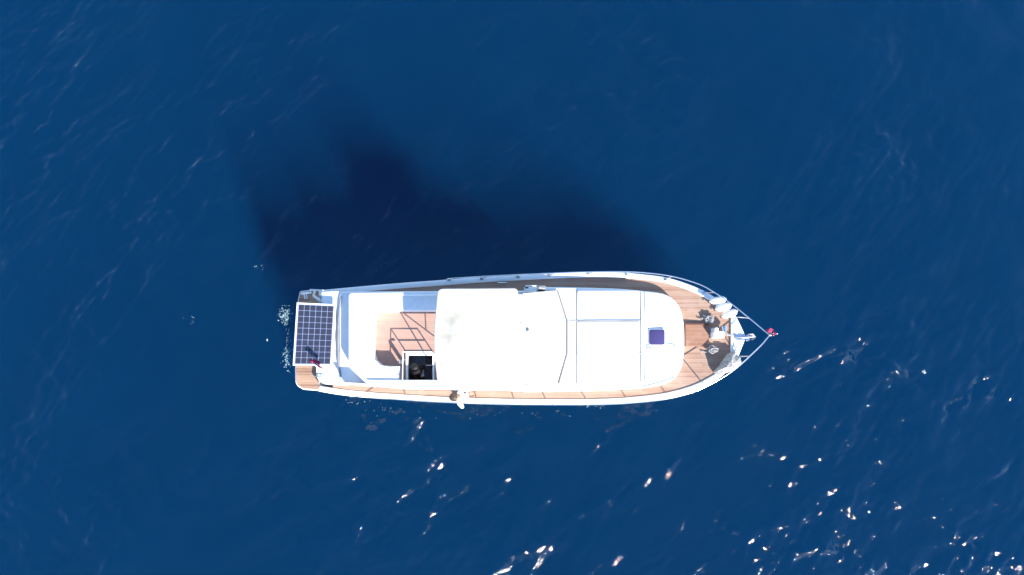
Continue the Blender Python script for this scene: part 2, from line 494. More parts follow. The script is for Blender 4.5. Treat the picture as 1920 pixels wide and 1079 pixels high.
# bulwark cap along both sides
def inset_line(P, w):
    out = []
    cen = sum(P, Vector()) / len(P)
    for i in range(len(P)):
        t = P[min(i + 1, len(P) - 1)] - P[max(i - 1, 0)]
        nn = Vector((-t.y, t.x, 0)).normalized()
        if nn.dot(Vector((0, 636 and (U(960, 636, 1).y - P[i].y), 0))) < 0: nn = -nn
        out.append(P[i] + nn * w)
    return out
CAPW = 0.135
IU, IL = inset_line(GU[:-4], CAPW), inset_line(GL[:-4], CAPW)
tipin = U(1379, 632, GU[-1].z)
k0 = len(IU)
for j in range(4):
    t = (j + 1) / 4
    IU.append(IU[k0 - 1].lerp(tipin + Vector((0, 0.01, 0)), t)); IL.append(IL[k0 - 1].lerp(tipin - Vector((0, 0.01, 0)), t))
CAPH, DECKDROP = 0.03, 0.015
for P, I in ((GU, IU), (GL, IL)):
    rows = []
    for i in range(M_):
        o_, q = P[i], I[i]; zt = o_.z + CAPH
        d = (q - o_); d.z = 0
        e = d.normalized() * min(0.02, d.length * 0.3)
        rows.append([Vector((o_.x - e.x * .8, o_.y - e.y * .8, zt - 0.07)), Vector((o_.x - e.x * .8, o_.y - e.y * .8, zt - 0.02)), Vector((o_.x, o_.y, zt)) + e * 0.3 + Vector((0, 0, 0.0)),
                     Vector((q.x, q.y, zt)) - e, Vector((q.x, q.y, zt - 0.02)), Vector((q.x, q.y, o_.z - DECKDROP - 0.05))])
    v, f = loft(rows, False, False, closed=False)
    from_py('gunwale', v, f, GEL, yacht, 50)

# teak deck between the bulwarks
rows = []
for i in range(3, M_):
    a, c = IU[i], IL[i]; z = GU[i].z - DECKDROP
    rows.append([Vector((*(a.lerp(c, t)).xy, z)) for t in (0, .25, .5, .75, 1)])
v, f = loft(rows, False, False, closed=False)
from_py('deck', v, f, TEAK, yacht, 40)
# pale margin board beside the deckhouse
def deck_z(px):
    i = min(range(M_), key=lambda k: abs(up2[k].x - px)); return GU[i].z - DECKDROP

# bow plate in front of the teak
bp_z = GU[-1].z + 0.006
pl = [U(1371, 597, bp_z), U(1379, 596, bp_z), U(1394, 632, bp_z), U(1383, 664, bp_z), U(1371, 664, bp_z)]
v, f = loft([[Vector((p.x, p.y, p.z - 0.1)) for p in pl], pl])
bevel(from_py('bow_plate', v, f, GEL, yacht, 40), 0.01)

# swim platform (teak on white) and transom moulding
plat = rnd([(562, 546), (602, 543), (602, 733.5), (568, 731), (553.5, 722), (553, 690), (556, 575)], [4, 0, 0, 4, 10, 0, 6])
solid('swim_platform', plat, 0.62, [(-0.02, 0.40), (0, 0.45), (0, 0.60), (-0.02, 0.62)], GEL, yacht)
solid('platform_teak', rnd([(563, 547.5), (601, 545), (601, 731), (569, 729), (555, 720.5), (554.5, 690), (557.2, 577)], [3, 0, 0, 3, 8, 0, 4]), 0.63, [(0, 0.615), (0, 0.632)], TEAK_RED, yacht)
trans = rnd([(602, 547), (644, 545), (644, 723), (592, 721), (592, 640), (602, 634)], [3, 0, 0, 24, 3, 3])
solid('transom', trans, 2.1, edged(0.35, 2.1, 0.04), GEL, yacht)

# deckhouse: walls up to the flybridge level, ledge and hatch hole
ZB, ZF = 0.95, 2.2
house_px = rnd([(636, 547), (1006, 545), (1006, 733.5), (900, 732.5), (760, 729.5), (690, 724.5), (636, 719)], [10, 0, 0, 0, 0, 0, 8])
base = [U(x, y, ZF) for x, y in house_px]
r0 = [Vector((p.x, p.y, ZB - 0.1)) for p in offset(base, 0.06)]
r1 = [Vector((p.x, p.y, ZF - 0.03)) for p in base]
r2 = [Vector((p.x, p.y, ZF)) for p in offset(base, -0.03)]
v, f = loft([r0, r1, r2], False, False)
deckhouse = from_py('deckhouse', v, f, GEL, yacht, 40)
HX0, HY0, HX1, HY1 = 765, 667, 811, 713
hole = [U(x, y, ZF) for x, y in ((HX0, HY0), (HX1, HY0), (HX1, HY1), (HX0, HY1))]
filled('flybridge_deck', r2, [hole], GEL, yacht)
floor_px = [(684, 574), (992, 572), (992, 719), (690, 717), (684, 690)]
fl = [Vector((p.x, p.y, ZF + 0.006)) for p in [U(x, y, ZF) for x, y in floor_px]]
hole2 = [Vector((p.x, p.y, ZF + 0.006)) for p in offset(hole, 0.02)]
filled('flybridge_floor', fl, [hole2], FLOOR, yacht)
# dark side windows of the deckhouse
for k, (wa, wb) in enumerate(((700, 780), (790, 870), (880, 960))):
    for side in (0, 1):
        z0, z1 = 1.5, 1.95
        yw = [min, max][side]
        def wall_pt(x, z):
            seg = [p for p in base if (p.y > U(960, 636, ZF).y) == (side == 0)]
            xw = U(x, 640, ZF).x
            seg = sorted(seg, key=lambda p: p.x)
            for q in range(len(seg) - 1):
                if seg[q].x <= xw <= seg[q + 1].x:
                    t = (xw - seg[q].x) / max(1e-6, seg[q + 1].x - seg[q].x); yy = seg[q].y + (seg[q + 1].y - seg[q].y) * t
                    break
            outw = 0.06 * (ZF - z) / (ZF - ZB + 0.1)
            return Vector((xw, yy + (outw if side == 0 else -outw), z))
        q = [wall_pt(wa, z0), wall_pt(wb, z0), wall_pt(wb - 4, z1), wall_pt(wa + 4, z1)]
        d = Vector((0, 0.008 if side == 0 else -0.008, 0))
        v, f = loft([[p - d for p in q], [p + d for p in q]])
        from_py('window', v, f, GLASS_W, deckhouse)

# coaming shell around the flybridge
sh = rnd([(653, 549), (974, 545.5), (974, 720.5), (686, 719), (653, 688)], [9, 0, 0, 6, 6])
ZS = 2.66
so = [U(x, y, ZS) for x, y in sh]
def ring(p, d, z): return [Vector((q.x, q.y, z)) for q in offset(p, d)]
v, f = loft([ring(so, 0.03, ZF - 0.01), ring(so, 0, ZS - 0.03), ring(so, -0.02, ZS), ring(so, -0.07, ZS), ring(so, -0.09, ZS - 0.03), ring(so, -0.09, ZF - 0.01)], False, False)
from_py('coaming', v, f, GEL, yacht, 40)
# low fin that carries the side aft past the coaming
fin = [(640, 716.5), (690, 720), (690, 723.5), (640, 719)]
solid('side_fin', fin, 2.55, edged(ZF - 0.01, 2.58, 0.012), GEL, yacht)
# dark strip standing in for the shadow line along the ledge's aft edge
gpts = crom([U(638, 556, ZF + .005), U(634.5, 580, ZF + .005), U(632.5, 620, ZF + .005), U(632, 660, ZF + .005), U(634, 690, ZF + .005), U(637, 708, ZF + .005)], 4)
tube('aft_ledge_shadow', [p + Vector((0.03, 0, 0.0)) for p in gpts], [0.02 + 0.012 * math.sin(i * 0.8) ** 2 for i in range(len(gpts))], SEAL, yacht)

# U-shaped bench
bench = [(661, 552), (990, 550), (990, 582.5), (716, 583), (705, 587), (700, 597), (699, 660), (703, 675), (714, 685), (730, 687), (747, 687), (747, 715.5), (688, 714), (661, 688)]
solid('bench_seat', bench, 2.58, edged(ZF + 0.006, 2.60, 0.03), WHITE, yacht, smooth=50)

# helm dash and covered windscreen
bot = [(960, 546), (1045, 545), (1063, 602), (1063, 663), (1047, 720), (960, 722)]
top = [(960, 550), (974, 551), (990, 605), (990, 660), (977, 717), (960, 718)]
rb = [U(x, y, 1.66) for x, y in bot]; rt = [U(x, y, 2.72) for x, y in top]
rmid = [a.lerp(c_, 0.97) for a, c_ in zip(rb, rt)]
rin = [Vector((p.x, p.y, 2.74)) for p in offset(rt, -0.03)]
v, f = loft([rb, rmid, rin])
windscreen = from_py('windscreen', v, f, CANVAS, yacht, 25)
tube('windscreen_frame', [rb[i] + Vector((0.008, 0, 0.03)) for i in range(1, 5)], [0.016, 0.022, 0.024, 0.027], SEAL, windscreen)
solid('helm_dash', rect(935, 552, 984, 717, 4), 2.77, edged(ZF, 2.77, 0.03), GEL, yacht)
for (x, y, r_) in ((975, 608, 0.05), (991, 621, 0.045)):
    p = U(x, y, 2.78)
    solid('navigation_fitting', [(x + r_ * 75 * math.cos(a), y + r_ * 75 * math.sin(a)) for a in [k * math.pi / 5 for k in range(10)]], 2.80, [(0, 2.70), (0, 2.78), (-0.02, 2.81)], vary(mat('pale_grey_plastic', (0.33, 0.36, 0.4), 0.4), (0.3, 0.33, 0.38), (0.4, 0.42, 0.46), 8), yacht)

# cabin trunk
trunk = [(985, 538.5), (1045, 539), (1100, 540), (1160, 542), (1205, 546), (1243, 551), (1264, 563), (1276, 581), (1282, 608), (1283, 650), (1280, 680), (1271, 702), (1255, 716), (1225, 725), (1160, 730), (1100, 732.5), (1045, 733.5), (985, 734)]
tr = [(p.x, p.y) for p in crom([(x, y, 0) for x, y in trunk], 3)]
cabin = solid('cabin_trunk', tr, 1.6, [(0.05, 0.9), (0.01, 1.54), (0, 1.575), (-0.03, 1.6)], GEL, yacht, dome=0.10)
ZT = 1.655
def trunk_z(px, py):
    return 1.6 + 0.10 * max(0, 1 - ((py - 636) / 97) ** 2) * max(0.0, 1 - ((px - 1140) / 170) ** 2)

SEAMC = mat('pale_grey_gap_shade', (0.34, 0.32, 0.29), 0.7)  # grey laid into the gaps between pads in place of their shade
def seam(x0, y0, x1, y1, r_=0.014):
    pts = []
    for k in range(13):
        t = k / 12; x, y = x0 + (x1 - x0) * t, y0 + (y1 - y0) * t
        p = U(x, y, 1.6); hit = cabin.closest_point_on_mesh(p + Vector((0, 0, .05)))[1]
        pts.append(Vector((p.x, p.y, max(1.6, hit.z) + 0.022)))
    tube('gap_shade', pts, r_, SEAMC, cabin, 6)
bpy.context.view_layer.update()
seam(1081.5, 546, 1081.5, 721); seam(1201, 548, 1201, 718); seam(1083, 602.3, 1200, 602.3, .013); seam(1083, 663.2, 1200, 663.2, .02); seam(1066, 602.3, 1081, 602.3, .01)

# raised front coachroof edge strip (lip between pads and the forward roof)
for y0, y1 in ((549, 604), (661, 716)):
    pts = [U(1210, y0 + (y1 - y0) * t, trunk_z(1210, y0 + (y1 - y0) * t) + 0.02) for t in [k / 6 for k in range(7)]]
    tube('handrail', pts, 0.012, TUBE_W, yacht)
pts = [U(1213, 652.5, 1.70), U(1215, 652.5, 1.76), U(1240, 652.5, 1.765), U(1268, 652.5, 1.74), U(1270, 652.5, 1.66)]
tube('handrail', pts, 0.016, SEAL, yacht)

# tinted skylight hatch
hp = rect(1216, 617, 1248, 648.5, 4)
dh = solid('skylight', hp, 1.73, [(0.01, 1.62), (0.0, 1.72), (-0.01, 1.735)], GEL, yacht)
solid('pane', rect(1217.5, 618.5, 1246.5, 647, 4), 1.75, [(0, 1.725), (0, 1.745), (-0.012, 1.752)], GLASS_D, dh)

# teak hatch on the foredeck
zf = deck_z(1305)
fh = solid('fore_hatch', rect(1284, 608, 1329, 650, 1.5), zf + 0.07, [(0, zf - 0.02), (0, zf + 0.06), (-0.008, zf + 0.07)], TEAK_HATCH, yacht)
for q in ([(1284, 607.2), (1329, 607.2), (1329, 609.6), (1284, 609.6)], [(1283.6, 609.7), (1286, 609.7), (1286, 649.5), (1283.6, 649.5)]):  # raised edges on two sides, coloured dark as the hatch's shadow lines
    solid('hatch_edge_shadow', q, zf + 0.10, [(0, zf - 0.02), (0, zf + 0.10)], mat('shadow_dark_teak', (0.13, 0.055, 0.03), 0.6), fh)

# companion hatch in the flybridge: frame, well, seats
zfr = ZF + 0.09
hx = [(HX0 - 4, HY0 - 4.5), (HX1 + 3, HY0 - 4.5), (HX1 + 3, HY1 + 4), (HX0 - 4, HY1 + 4)]
ro = [U(x, y, zfr) for x, y in hx]; ri = [U(x, y, zfr) for x, y in ((HX0, HY0), (HX1, HY0), (HX1, HY1), (HX0, HY1))]
fv = []
for z_, src in ((ZF, ro), (zfr, ro), (zfr, ri), (ZF - 0.02, ri)):
    fv.append([Vector((p.x, p.y, z_)) for p in src])
v, f = loft(fv, False, False)
hatch = from_py('companion_hatch', v, f, GEL, yacht)
zw = 1.12
wv = [[Vector((p.x, p.y, ZF - 0.015)) for p in hole]]
big_w = offset(hole, 0.0)
wv.append([Vector((p.x, p.y, zw)) for p in big_w])
v, f = loft(wv, False, True)
from_py('stair_well', v, f, LINER, hatch)
def in_well(name, x0, y0, x1, y1, z0, z1, m):
    o = solid(name, rect(x0, y0, x1, y1, 1), z1, edged(z0, z1, 0.02), m, hatch)
    return o
in_well('seat_cushion', 765.5, 667.5, 800, 690, 1.13, 1.75, CUSH)
in_well('locker', 801, 667.5, 811, 684, 1.13, 1.95, DARK)
in_well('locker_rim', 798, 684.5, 811, 686, 1.9, 1.97, GEL)
in_well('helm_seat', 795, 687, 811, 712, 1.13, 1.8, GREYSEAT)
# guard rail around the hatch
gh = 0.575
P0, P1, P2 = U(762, 661, ZF), U(812, 661, ZF), U(761, 717, ZF)
for p in (P0, P1, P2):
    tube('rail_post', [p + Vector((0, 0, 0.0)), p + Vector((0, 0, gh))], 0.015, TUBE_W, hatch)
for hh in (gh, gh * 0.52):
    tube('guard_rail', [P2 + Vector((0, 0, hh)), P0 + Vector((0, 0, hh)), P1 + Vector((0, 0, hh))] if hh == gh else [P0 + Vector((0, 0, hh)), P1 + Vector((0, 0, hh))], 0.015, TUBE_W, hatch)

# bimini canopy on its folding frame
bim_px = rnd([(821, 541.5), (970, 540.5), (975.5, 632), (973, 719), (820, 718.5), (812, 640)], [10, 8, 60, 10, 12, 60], 6)
ZC = 3.97
canopy = solid('canopy', bim_px, ZC, [(0.0, ZC - 0.13), (0.006, ZC - 0.05), (0, ZC - .006), (-0.015, ZC + 0.006), (-0.1, ZC + 0.015)], CANVAS, yacht, dome=0.12, smooth=22, wrinkle=0.05)
for side in (0, 1):
    yb, ysh = (546, 548) if side == 0 else (714, 718)
    rear = U(822, yb, ZC - 0.08); front = U(968, yb, ZC - 0.08); midr = U(850, yb, ZC - 0.05)
    foot = U(828 if side else 836, ysh, ZS - 0.01); foot2 = U(905, ysh, ZS - 0.01)
    tube('canopy_pole', [rear, foot], 0.016, STEEL, yacht)
    tube('canopy_pole', [rear, foot2], 0.014, STEEL, yacht)
    tube('canopy_pole', [front, foot2], 0.016, STEEL, yacht)
    tube('canopy_pole', [midr + Vector((0.35, 0, 0)), rear.lerp(foot2, 0.38)], 0.012, STEEL, yacht)
for x, arch in ((824, 0.0), (895, 0.07), (966, 0.0)):
    a, c_ = U(x, 546, ZC - 0.035), U(x, 714, ZC - 0.035)
    tube('canopy_bow', [a.lerp(c_, t) + Vector((0, 0, arch * math.sin(math.pi * t))) for t in [k / 10 for k in range(11)]], 0.014, STEEL, yacht)

# solar panel on its stern frame, 6 x 10 cells
ZP = 2.32
cor = [U(557, 568, ZP), U(629, 571.5, ZP), U(622, 686, ZP), U(549.5, 685.5, ZP)]
pr = [Vector((p.x, p.y, ZP - 0.035)) for p in cor]
v, f = loft([pr, cor])
panel = from_py('solar_panel', v, f, BACKSHEET, yacht)
def panel_pt(s, t, z):
    a = cor[0].lerp(cor[1], s); c_ = cor[3].lerp(cor[2], s); p = a.lerp(c_, t); return Vector((p.x, p.y, z))
def strip(s0, t0, s1, t1, z0, z1):
    q = [(s0, t0), (s1, t0), (s1, t1), (s0, t1)]
    return loft([[panel_pt(s, t, z0) for s, t in q], [panel_pt(s, t, z1) for s, t in q]])
fw, fh_ = 0.034, 0.021
v, f = merge(strip(-0.004, -0.003, fw, 1.003, ZP - 0.04, ZP + 0.008), strip(1 - fw, -0.003, 1.004, 1.003, ZP - 0.04, ZP + 0.008),
             strip(fw, -0.003, 1 - fw, fh_, ZP - 0.04, ZP + 0.008), strip(fw, 1 - fh_, 1 - fw, 1.003, ZP - 0.04, ZP + 0.008))
from_py('panel_frame', v, f, ALU, panel)
for i in range(6):
    for j in range(10):
        s0 = fw + 0.012 + (1 - 2 * fw - 0.024) * i / 6; s1 = fw + 0.012 + (1 - 2 * fw - 0.024) * (i + 1) / 6
        t0 = fh_ + 0.007 + (1 - 2 * fh_ - 0.014) * j / 10; t1 = fh_ + 0.007 + (1 - 2 * fh_ - 0.014) * (j + 1) / 10
        g, h = 0.0075, 0.0045
        c = 0.008
        q = [(s0 + g + c, t0 + h), (s1 - g - c, t0 + h), (s1 - g, t0 + h + c * .6), (s1 - g, t1 - h - c * .6), (s1 - g - c, t1 - h), (s0 + g + c, t1 - h), (s0 + g, t1 - h - c * .6), (s0 + g, t0 + h + c * .6)]
        v, f = loft([[panel_pt(s, t, ZP + 0.0005) for s, t in q], [panel_pt(s, t, ZP + 0.004) for s, t in q]], False, True)
        from_py('solar_cell', v, f, CELL, panel)
for x, y, zb in ((606, 575, 2.08), (606, 680, 2.08), (622, 577, 2.08), (617, 682, 2.08)):
    p = U(x, y, ZP - 0.04); q = U(x, y, ZP); q.z = zb
    tube('panel_leg', [p, Vector((p.x, p.y, zb))], 0.018, STEEL, yacht)
# folded boarding ladder on the platform
a, c_ = U(566, 551, 0.75), U(583, 548, 0.80)
lad = [tube_geo([U(565, 551, .72), U(583, 549, .86)], 0.03), tube_geo([U(570, 551, .75), U(572, 561, .78)], 0.016), tube_geo([U(574, 550.5, .77), U(576, 560.5, .80)], 0.016),
       tube_geo([U(590, 547, .75), U(588, 555, .95), U(601, 564, 2.0)], 0.035)]
v, f = merge(*lad)
from_py('boarding_ladder', v, f, GEL, yacht, 50)
tube('stern_rail', [U(581, 545, .7), U(582, 543.5, 1.2), U(606, 545, 2.05)], 0.02, TUBE_W, yacht)

# bow rail and its stanchions
ZR = 0.56
rail_u = [(836, 524.8), (842, 523), (900, 519), (970, 515.5), (1040, 512.5), (1100, 510.5), (1160, 510), (1205, 511.5), (1260, 518.5), (1310, 533), (1340, 549), (1370, 569), (1405, 597), (1443, 629)]
rail_l = [(690, 745), (760, 750.5), (830, 754.5), (900, 757.5), (970, 758.8), (1040, 759.3), (1100, 759.2), (1160, 757.5), (1210, 753.5), (1255, 747.5), (1300, 735.5), (1335, 719.5), (1365, 702), (1392, 681), (1425, 650), (1438, 635), (1443, 629)]
def rz(px): return min(1.0, max(0.0, (px - 598) / 800.0)) ** 1.6 * 0.42 + 1.10 + ZR + max(0, (px - 1330)) * 0.0006
ru = crom([U(x, y, rz(x) if x > 838 else 1.2) for x, y in rail_u], 5)
rl = crom([U(x, y, rz(x) if x > 692 else 1.2) for x, y in rail_l], 5)
v, f = merge(tube_geo(ru, 0.0145), tube_geo(rl, 0.0145))
rail = from_py('bow_rail', v, f, STEEL, yacht, 60)
tip = U(1443, 629, rz(1443))
tube('flag_socket', [tip, U(1451, 628.5, rz(1443) + 0.02)], 0.02, TUBE_W, rail)
def near(P, px, py, z):
    q = U(px, py, z); return min(P, key=lambda p: (p - q).length)
for x, y, tx in ((842, 524.5, 846), (903, 523, 909), (971, 520, 977), (1029, 517, 1036), (1103, 514, 1109), (1175, 516, 1182), (1248, 525, 1262), (1320, 549, 1340)):
    i = min(range(M_), key=lambda k: abs(up2[k].x - x)); g = GU[i]
    b0 = U(x, y, g.z + CAPH)
    t1 = min(ru, key=lambda p: abs(p.x - U(tx, 520, rz(tx)).x))
    tube('stanchion', [b0, b0.lerp(t1, .5), t1], 0.013, STEEL, rail)
    p = b0
    from_py('stanchion_foot', *box_geo(p + Vector((0, 0, 0.012)), (0.09, 0.06, 0.03)), SEAL if x < 1200 else STEEL, rail)
for x, y, tx in ((762, 746, 778), (895, 751, 908), (966, 753, 979), (1026, 753.5, 1038), (1102, 753, 1113), (1177, 751, 1190), (1251, 741, 1266), (1318, 719, 1332)):
    i = min(range(M_), key=lambda k: abs(lo2[k].x - x)); g = GL[i]
    b0 = U(x, y, g.z + CAPH)
    t1 = min(rl, key=lambda p: abs(p.x - U(tx, 750, rz(tx)).x))
    tube('stanchion', [b0, b0.lerp(t1, .5), t1], 0.015, TUBE_W, rail)
for a, c_ in (((1377, 594.5), (1408, 595.5)), ((1384, 669), (1408, 664))):
    e = U(*c_, rz(c_[0])); e = min(ru + rl, key=lambda p: (p - e).length)
    tube('stanchion', [U(*a, GU[-1].z + 0.02), e], 0.014, STEEL, rail)

# bow roller, anchor and windlass
zb_ = GU[-1].z + 0.02
v, f = merge(box_geo(U(1393, 631, zb_ + .03), (0.42, 0.05, 0.05)), box_geo(U(1393, 637, zb_ + .03), (0.36, 0.03, 0.06)), tube_geo([U(1402, 628, zb_ + .04), U(1402, 640, zb_ + .04)], 0.035))
bevel(from_py('bow_roller', v, f, STEEL, yacht, 40), 0.006)
ap = [tube_geo([U(1392, 633.5, zb_ + .1), U(1409, 632.5, zb_ + .06), U(1416, 632, zb_ - .12)], 0.02),
      loft([[U(1402, 627, zb_ - .0), U(1412, 626, zb_ + .02), U(1417, 632, zb_ - .1)], [U(1402, 627, zb_ + .03), U(1412, 626, zb_ + .05), U(1417, 632, zb_ - .05)]]),
      loft([[U(1402, 638, zb_ - .0), U(1412, 638, zb_ + .02), U(1417, 633, zb_ - .1)], [U(1402, 638, zb_ + .03), U(1412, 638, zb_ + .05), U(1417, 633, zb_ - .05)]])]
v, f = merge(*ap)
from_py('anchor', v, f, IRON, yacht, 40)
zd = deck_z(1350)
wl_ = solid('windlass', rect(1338, 621, 1360, 634, 3.5), zd + 0.30, edged(zd - 0.01, zd + 0.30, 0.04), GEL, yacht)
c = U(1358, 626, zd + 0.2)
v, f = merge(tube_geo([c + Vector((0, 0.02, 0)), c + Vector((0, 0.2, 0))], 0.06, 12), tube_geo([c + Vector((0, 0.14, 0)), c + Vector((0, 0.16, 0))], 0.085, 12))
from_py('chain_drum', v, f, STEEL, wl_, 50)
solid('capstan', [(1344 + 3.5 * math.cos(a), 618 + 3.5 * math.sin(a)) for a in [k * math.pi / 6 for k in range(12)]], zd + 0.33, [(0.02, zd), (0, zd + .05), (-0.015, zd + .2), (0.01, zd + .3), (-0.01, zd + .33)], GEL, wl_)
def chain_path():
    a, c_ = U(1360, 627, zd + .16), U(1391, 632, zb_ + .05)
    return [a.lerp(c_, t) + Vector((0, 0, -0.05 * math.sin(math.pi * t))) for t in [k / 12 for k in range(13)]]
cp = chain_path(); links = []
for i in range(len(cp) - 1):
    a, c_ = cp[i], cp[i + 1]; t = (c_ - a).normalized(); s_ = t.cross(Vector((0, 0, 1))) if i % 2 else Vector((0, 0, 1))
    m0 = (a + c_) / 2; L = (c_ - a).length * 0.68
    links.append(tube_geo([m0 + t * L * math.cos(q) + s_ * 0.018 * math.sin(q) for q in [k * math.pi / 4 for k in range(8)]], 0.007, 5, closed=True))
v, f = merge(*links)
from_py('anchor_chain', v, f, IRON, yacht, 60)
# mooring cleats
def cleat(x, y, z, rot=0.0):
    c = U(x, y, z)
    ex = Vector((math.cos(rot), math.sin(rot), 0))
    v, f = merge(tube_geo([c + ex * -0.13 + Vector((0, 0, .075)), c + ex * -.05 + Vector((0, 0, .065)), c + ex * .05 + Vector((0, 0, .065)), c + ex * 0.13 + Vector((0, 0, .075))], [0.01, .017, .017, .01]),
                 tube_geo([c + ex * -0.045, c + ex * -0.045 + Vector((0, 0, .065))], 0.016), tube_geo([c + ex * 0.045, c + ex * 0.045 + Vector((0, 0, .065))], 0.016))
    from_py('cleat', v, f, STEEL, yacht, 60)
cleat(600, 706, 2.1); cleat(666, 743.5, 1.125, 0.05); cleat(1324, 596, deck_z(1324), -0.6); cleat(1334, 655, deck_z(1334), 0.5); cleat(1378, 655, GU[-1].z + .01, 1.2); cleat(990, 726.5, ZF, 0.0); cleat(942, 531, deck_z(942), 0)
# folded wing of the side door, boathook and vents on the shaded side of the house
tube('boat_hook', [U(985, 536.5, 2.05), U(1008, 536.2, 2.05)], 0.018, GEL, yacht)
solid('side_vent', rect(1009, 535.5, 1023, 541.5, 1), 2.15, edged(1.4, 2.15, .02), SEAL, yacht)
v, f = box_geo(U(988, 540, 2.2), (.09, .03, .08)); from_py('lamp_bracket', v, f, DARK, yacht)
solid('door_sill', rect(776, 724.5, 822, 727, .5), ZF + .012, [(0, ZF), (0, ZF + 0.012)], SEAL, yacht)
# gate post and bracket beside the companion hatch
v, f = merge(box_geo(U(753, 679, ZF + .25), (.05, .09, .5)), box_geo(U(756, 675, ZF + .5), (.1, .03, .04)))
from_py('gate_latch', v, f, SEAL, yacht)

# ------------------------------------------------------------------ loose things aboard
def cushion(px, z, h, label):
    base_ = [U(x, y, z + h) for x, y in px]
    prof = [(-0.012, 0), (0, h * .3), (0, h * .75), (-0.012, h * .93), (-0.035, h)]
    rings = []
    for d, dz in prof:
        rr = offset(base_, d)
        rings.append([Vector((p.x, p.y, trunk_z(1140, 636 + (636 - 636)) * 0 + z + dz)) for p in rr])
    c = sum(rings[-1], Vector()) / len(base_)
    last = rings[-1]
    for s in (.8, .5, .2, .03):
        rings.append([Vector((*c.lerp(p, s).xy, z + h + 0.015 * (1 - s * s))) for p in last])
    v, f = loft(rings)
    o = from_py('sun_pad', v, f, WHITE, None, 50)
    tag(o, label, 'cushion', 'white sun pads on the cabin roof')
    origin_to(o, Vector((c.x, c.y, z)))
    return o
cushion(rect(1083, 545.5, 1199.5, 601.3, 3), 1.63, 0.05, 'white sun pad on the cabin roof nearest the shaded side deck')
cushion(rect(1083, 603.6, 1199.5, 662, 3), 1.67, 0.05, 'white sun pad in the middle of the cabin roof, between two others')
cushion(rect(1083, 665, 1199.5, 721, 3), 1.63, 0.05, 'white sun pad on the cabin roof nearest the sunlit side deck')

def fender(a, c_, za, zb, label):
    A, B = U(*a, za), U(*c_, zb)
    d = (B - A); L = d.length; d.normalize()
    ts = [0, .03, .06, .12, .2, .3, .5, .7, .8, .88, .94, .97, 1]
    rs = [.022, .028, .05, .078, .09, .094, .096, .094, .09, .078, .05, .028, .022]
    root = empty('fender', (A + B) / 2 - Vector((0, 0, .095)), label, 'fender', 'white fenders stowed at the bow')
    v, f = tube_geo([A + d * (L * t) for t in ts], rs, 14)
    from_py('fender_body', v, f, FEND, root, 60)
    e = A - d * 0.012
    w = d.cross(Vector((0, 0, 1))).normalized()
    v, f = tube_geo([e + d * -0.03 * math.cos(q) + w * .03 * math.sin(q) for q in [k * math.pi / 5 for k in range(10)]], 0.01, 6, closed=True)
    from_py('fender_eye', v, f, DARK, root, 60)
zk = deck_z(1340)
fender((1330, 565.5), (1362, 561), zk + .28, zk + .34, 'white fender nearest the upper bow rail, outermost of three side by side')
fender((1341, 580), (1372, 572), zk + .28, zk + .34, 'white fender lying between the two other bow fenders')
fender((1353, 594), (1383, 583), zk + .26, zk + .32, 'white fender nearest the bow tip, innermost of three')

def coil(x, y, z, r, turns, label, seed):
    rr = random.Random(seed); c = U(x, y, z); path = []
    N = turns * 12
    for i in range(N):
        a = i / 12 * 2 * math.pi
        t = i // 12
        q = r * (0.35 + 0.65 * rr.random() ** .6)
        ox, oy = 0.04 * math.sin(t * 2.1 + seed), 0.035 * math.cos(t * 1.7 + seed * 2)
        path.append(c + Vector((ox + q * math.cos(a) * 1.2, oy + q * math.sin(a) * .8, 0.02 + 0.016 * t + rr.uniform(0, .02))))
    path = crom(path, 2)
    p = path[-1]
    for k in range(10):
        p = p + Vector((rr.uniform(-.07, .01), rr.uniform(-.05, .06), -0.02)); p.z = max(z + .015, p.z)
        path.append(p)
    v, f = tube_geo(path, 0.014, 6)
    o = from_py('rope_coil', v, f, ROPE, None, 60)
    tag(o, label, 'rope', 'mooring ropes coiled on the foredeck')
    return origin_to(o, c)
coil(1328, 599, zk, .10, 8, 'pale mooring rope coiled near the fenders, above the teak hatch', 1)
coil(1335, 656, zk, .10, 8, 'pale mooring rope coiled beside the heap of grey cloth', 2)

# heap of grey cloth at the bow
def heap():
    cpx = [(1350, 686), (1341, 696), (1346, 703), (1358, 701), (1372, 695), (1386, 686), (1390, 676), (1385, 668), (1375, 661), (1366, 664), (1358, 674)]
    pts = [(p.x, p.y) for p in crom([(x, y, 0) for x, y in cpx + [cpx[0]]], 5)][:-1]
    base_ = [U(x, y, zk + .12) for x, y in pts]
    c = sum(base_, Vector()) / len(base_)
    rings = []
    for s, h in ((1.0, 0), (1.02, .06), (.98, .16), (.9, .25), (.78, .33), (.62, .38), (.45, .41), (.28, .43), (.12, .44), (.02, .44)):
        ring_ = []
        for p in base_:
            q = c.lerp(p, s)
            fold = noise.noise(Vector((q.x * 7, q.y * 11, h * 3 + 2))) * .07 + noise.noise(Vector((q.x * 19, q.y * 15, 5))) * .035
            d = (q - c); d.z = 0
            q = q + d * fold * 1.6
            q.z = zk + h + (fold * 1.1 if h > 0 else 0)
            ring_.append(q)
        rings.append(ring_)
    v, f = loft(rings)
    o = from_py('cloth_heap', v, f, TARP, None, 40)
    tag(o, 'crumpled heap of grey beige cloth lying at the bow', 'cloth')
    return origin_to(o, Vector((c.x, c.y, zk)))
heap()

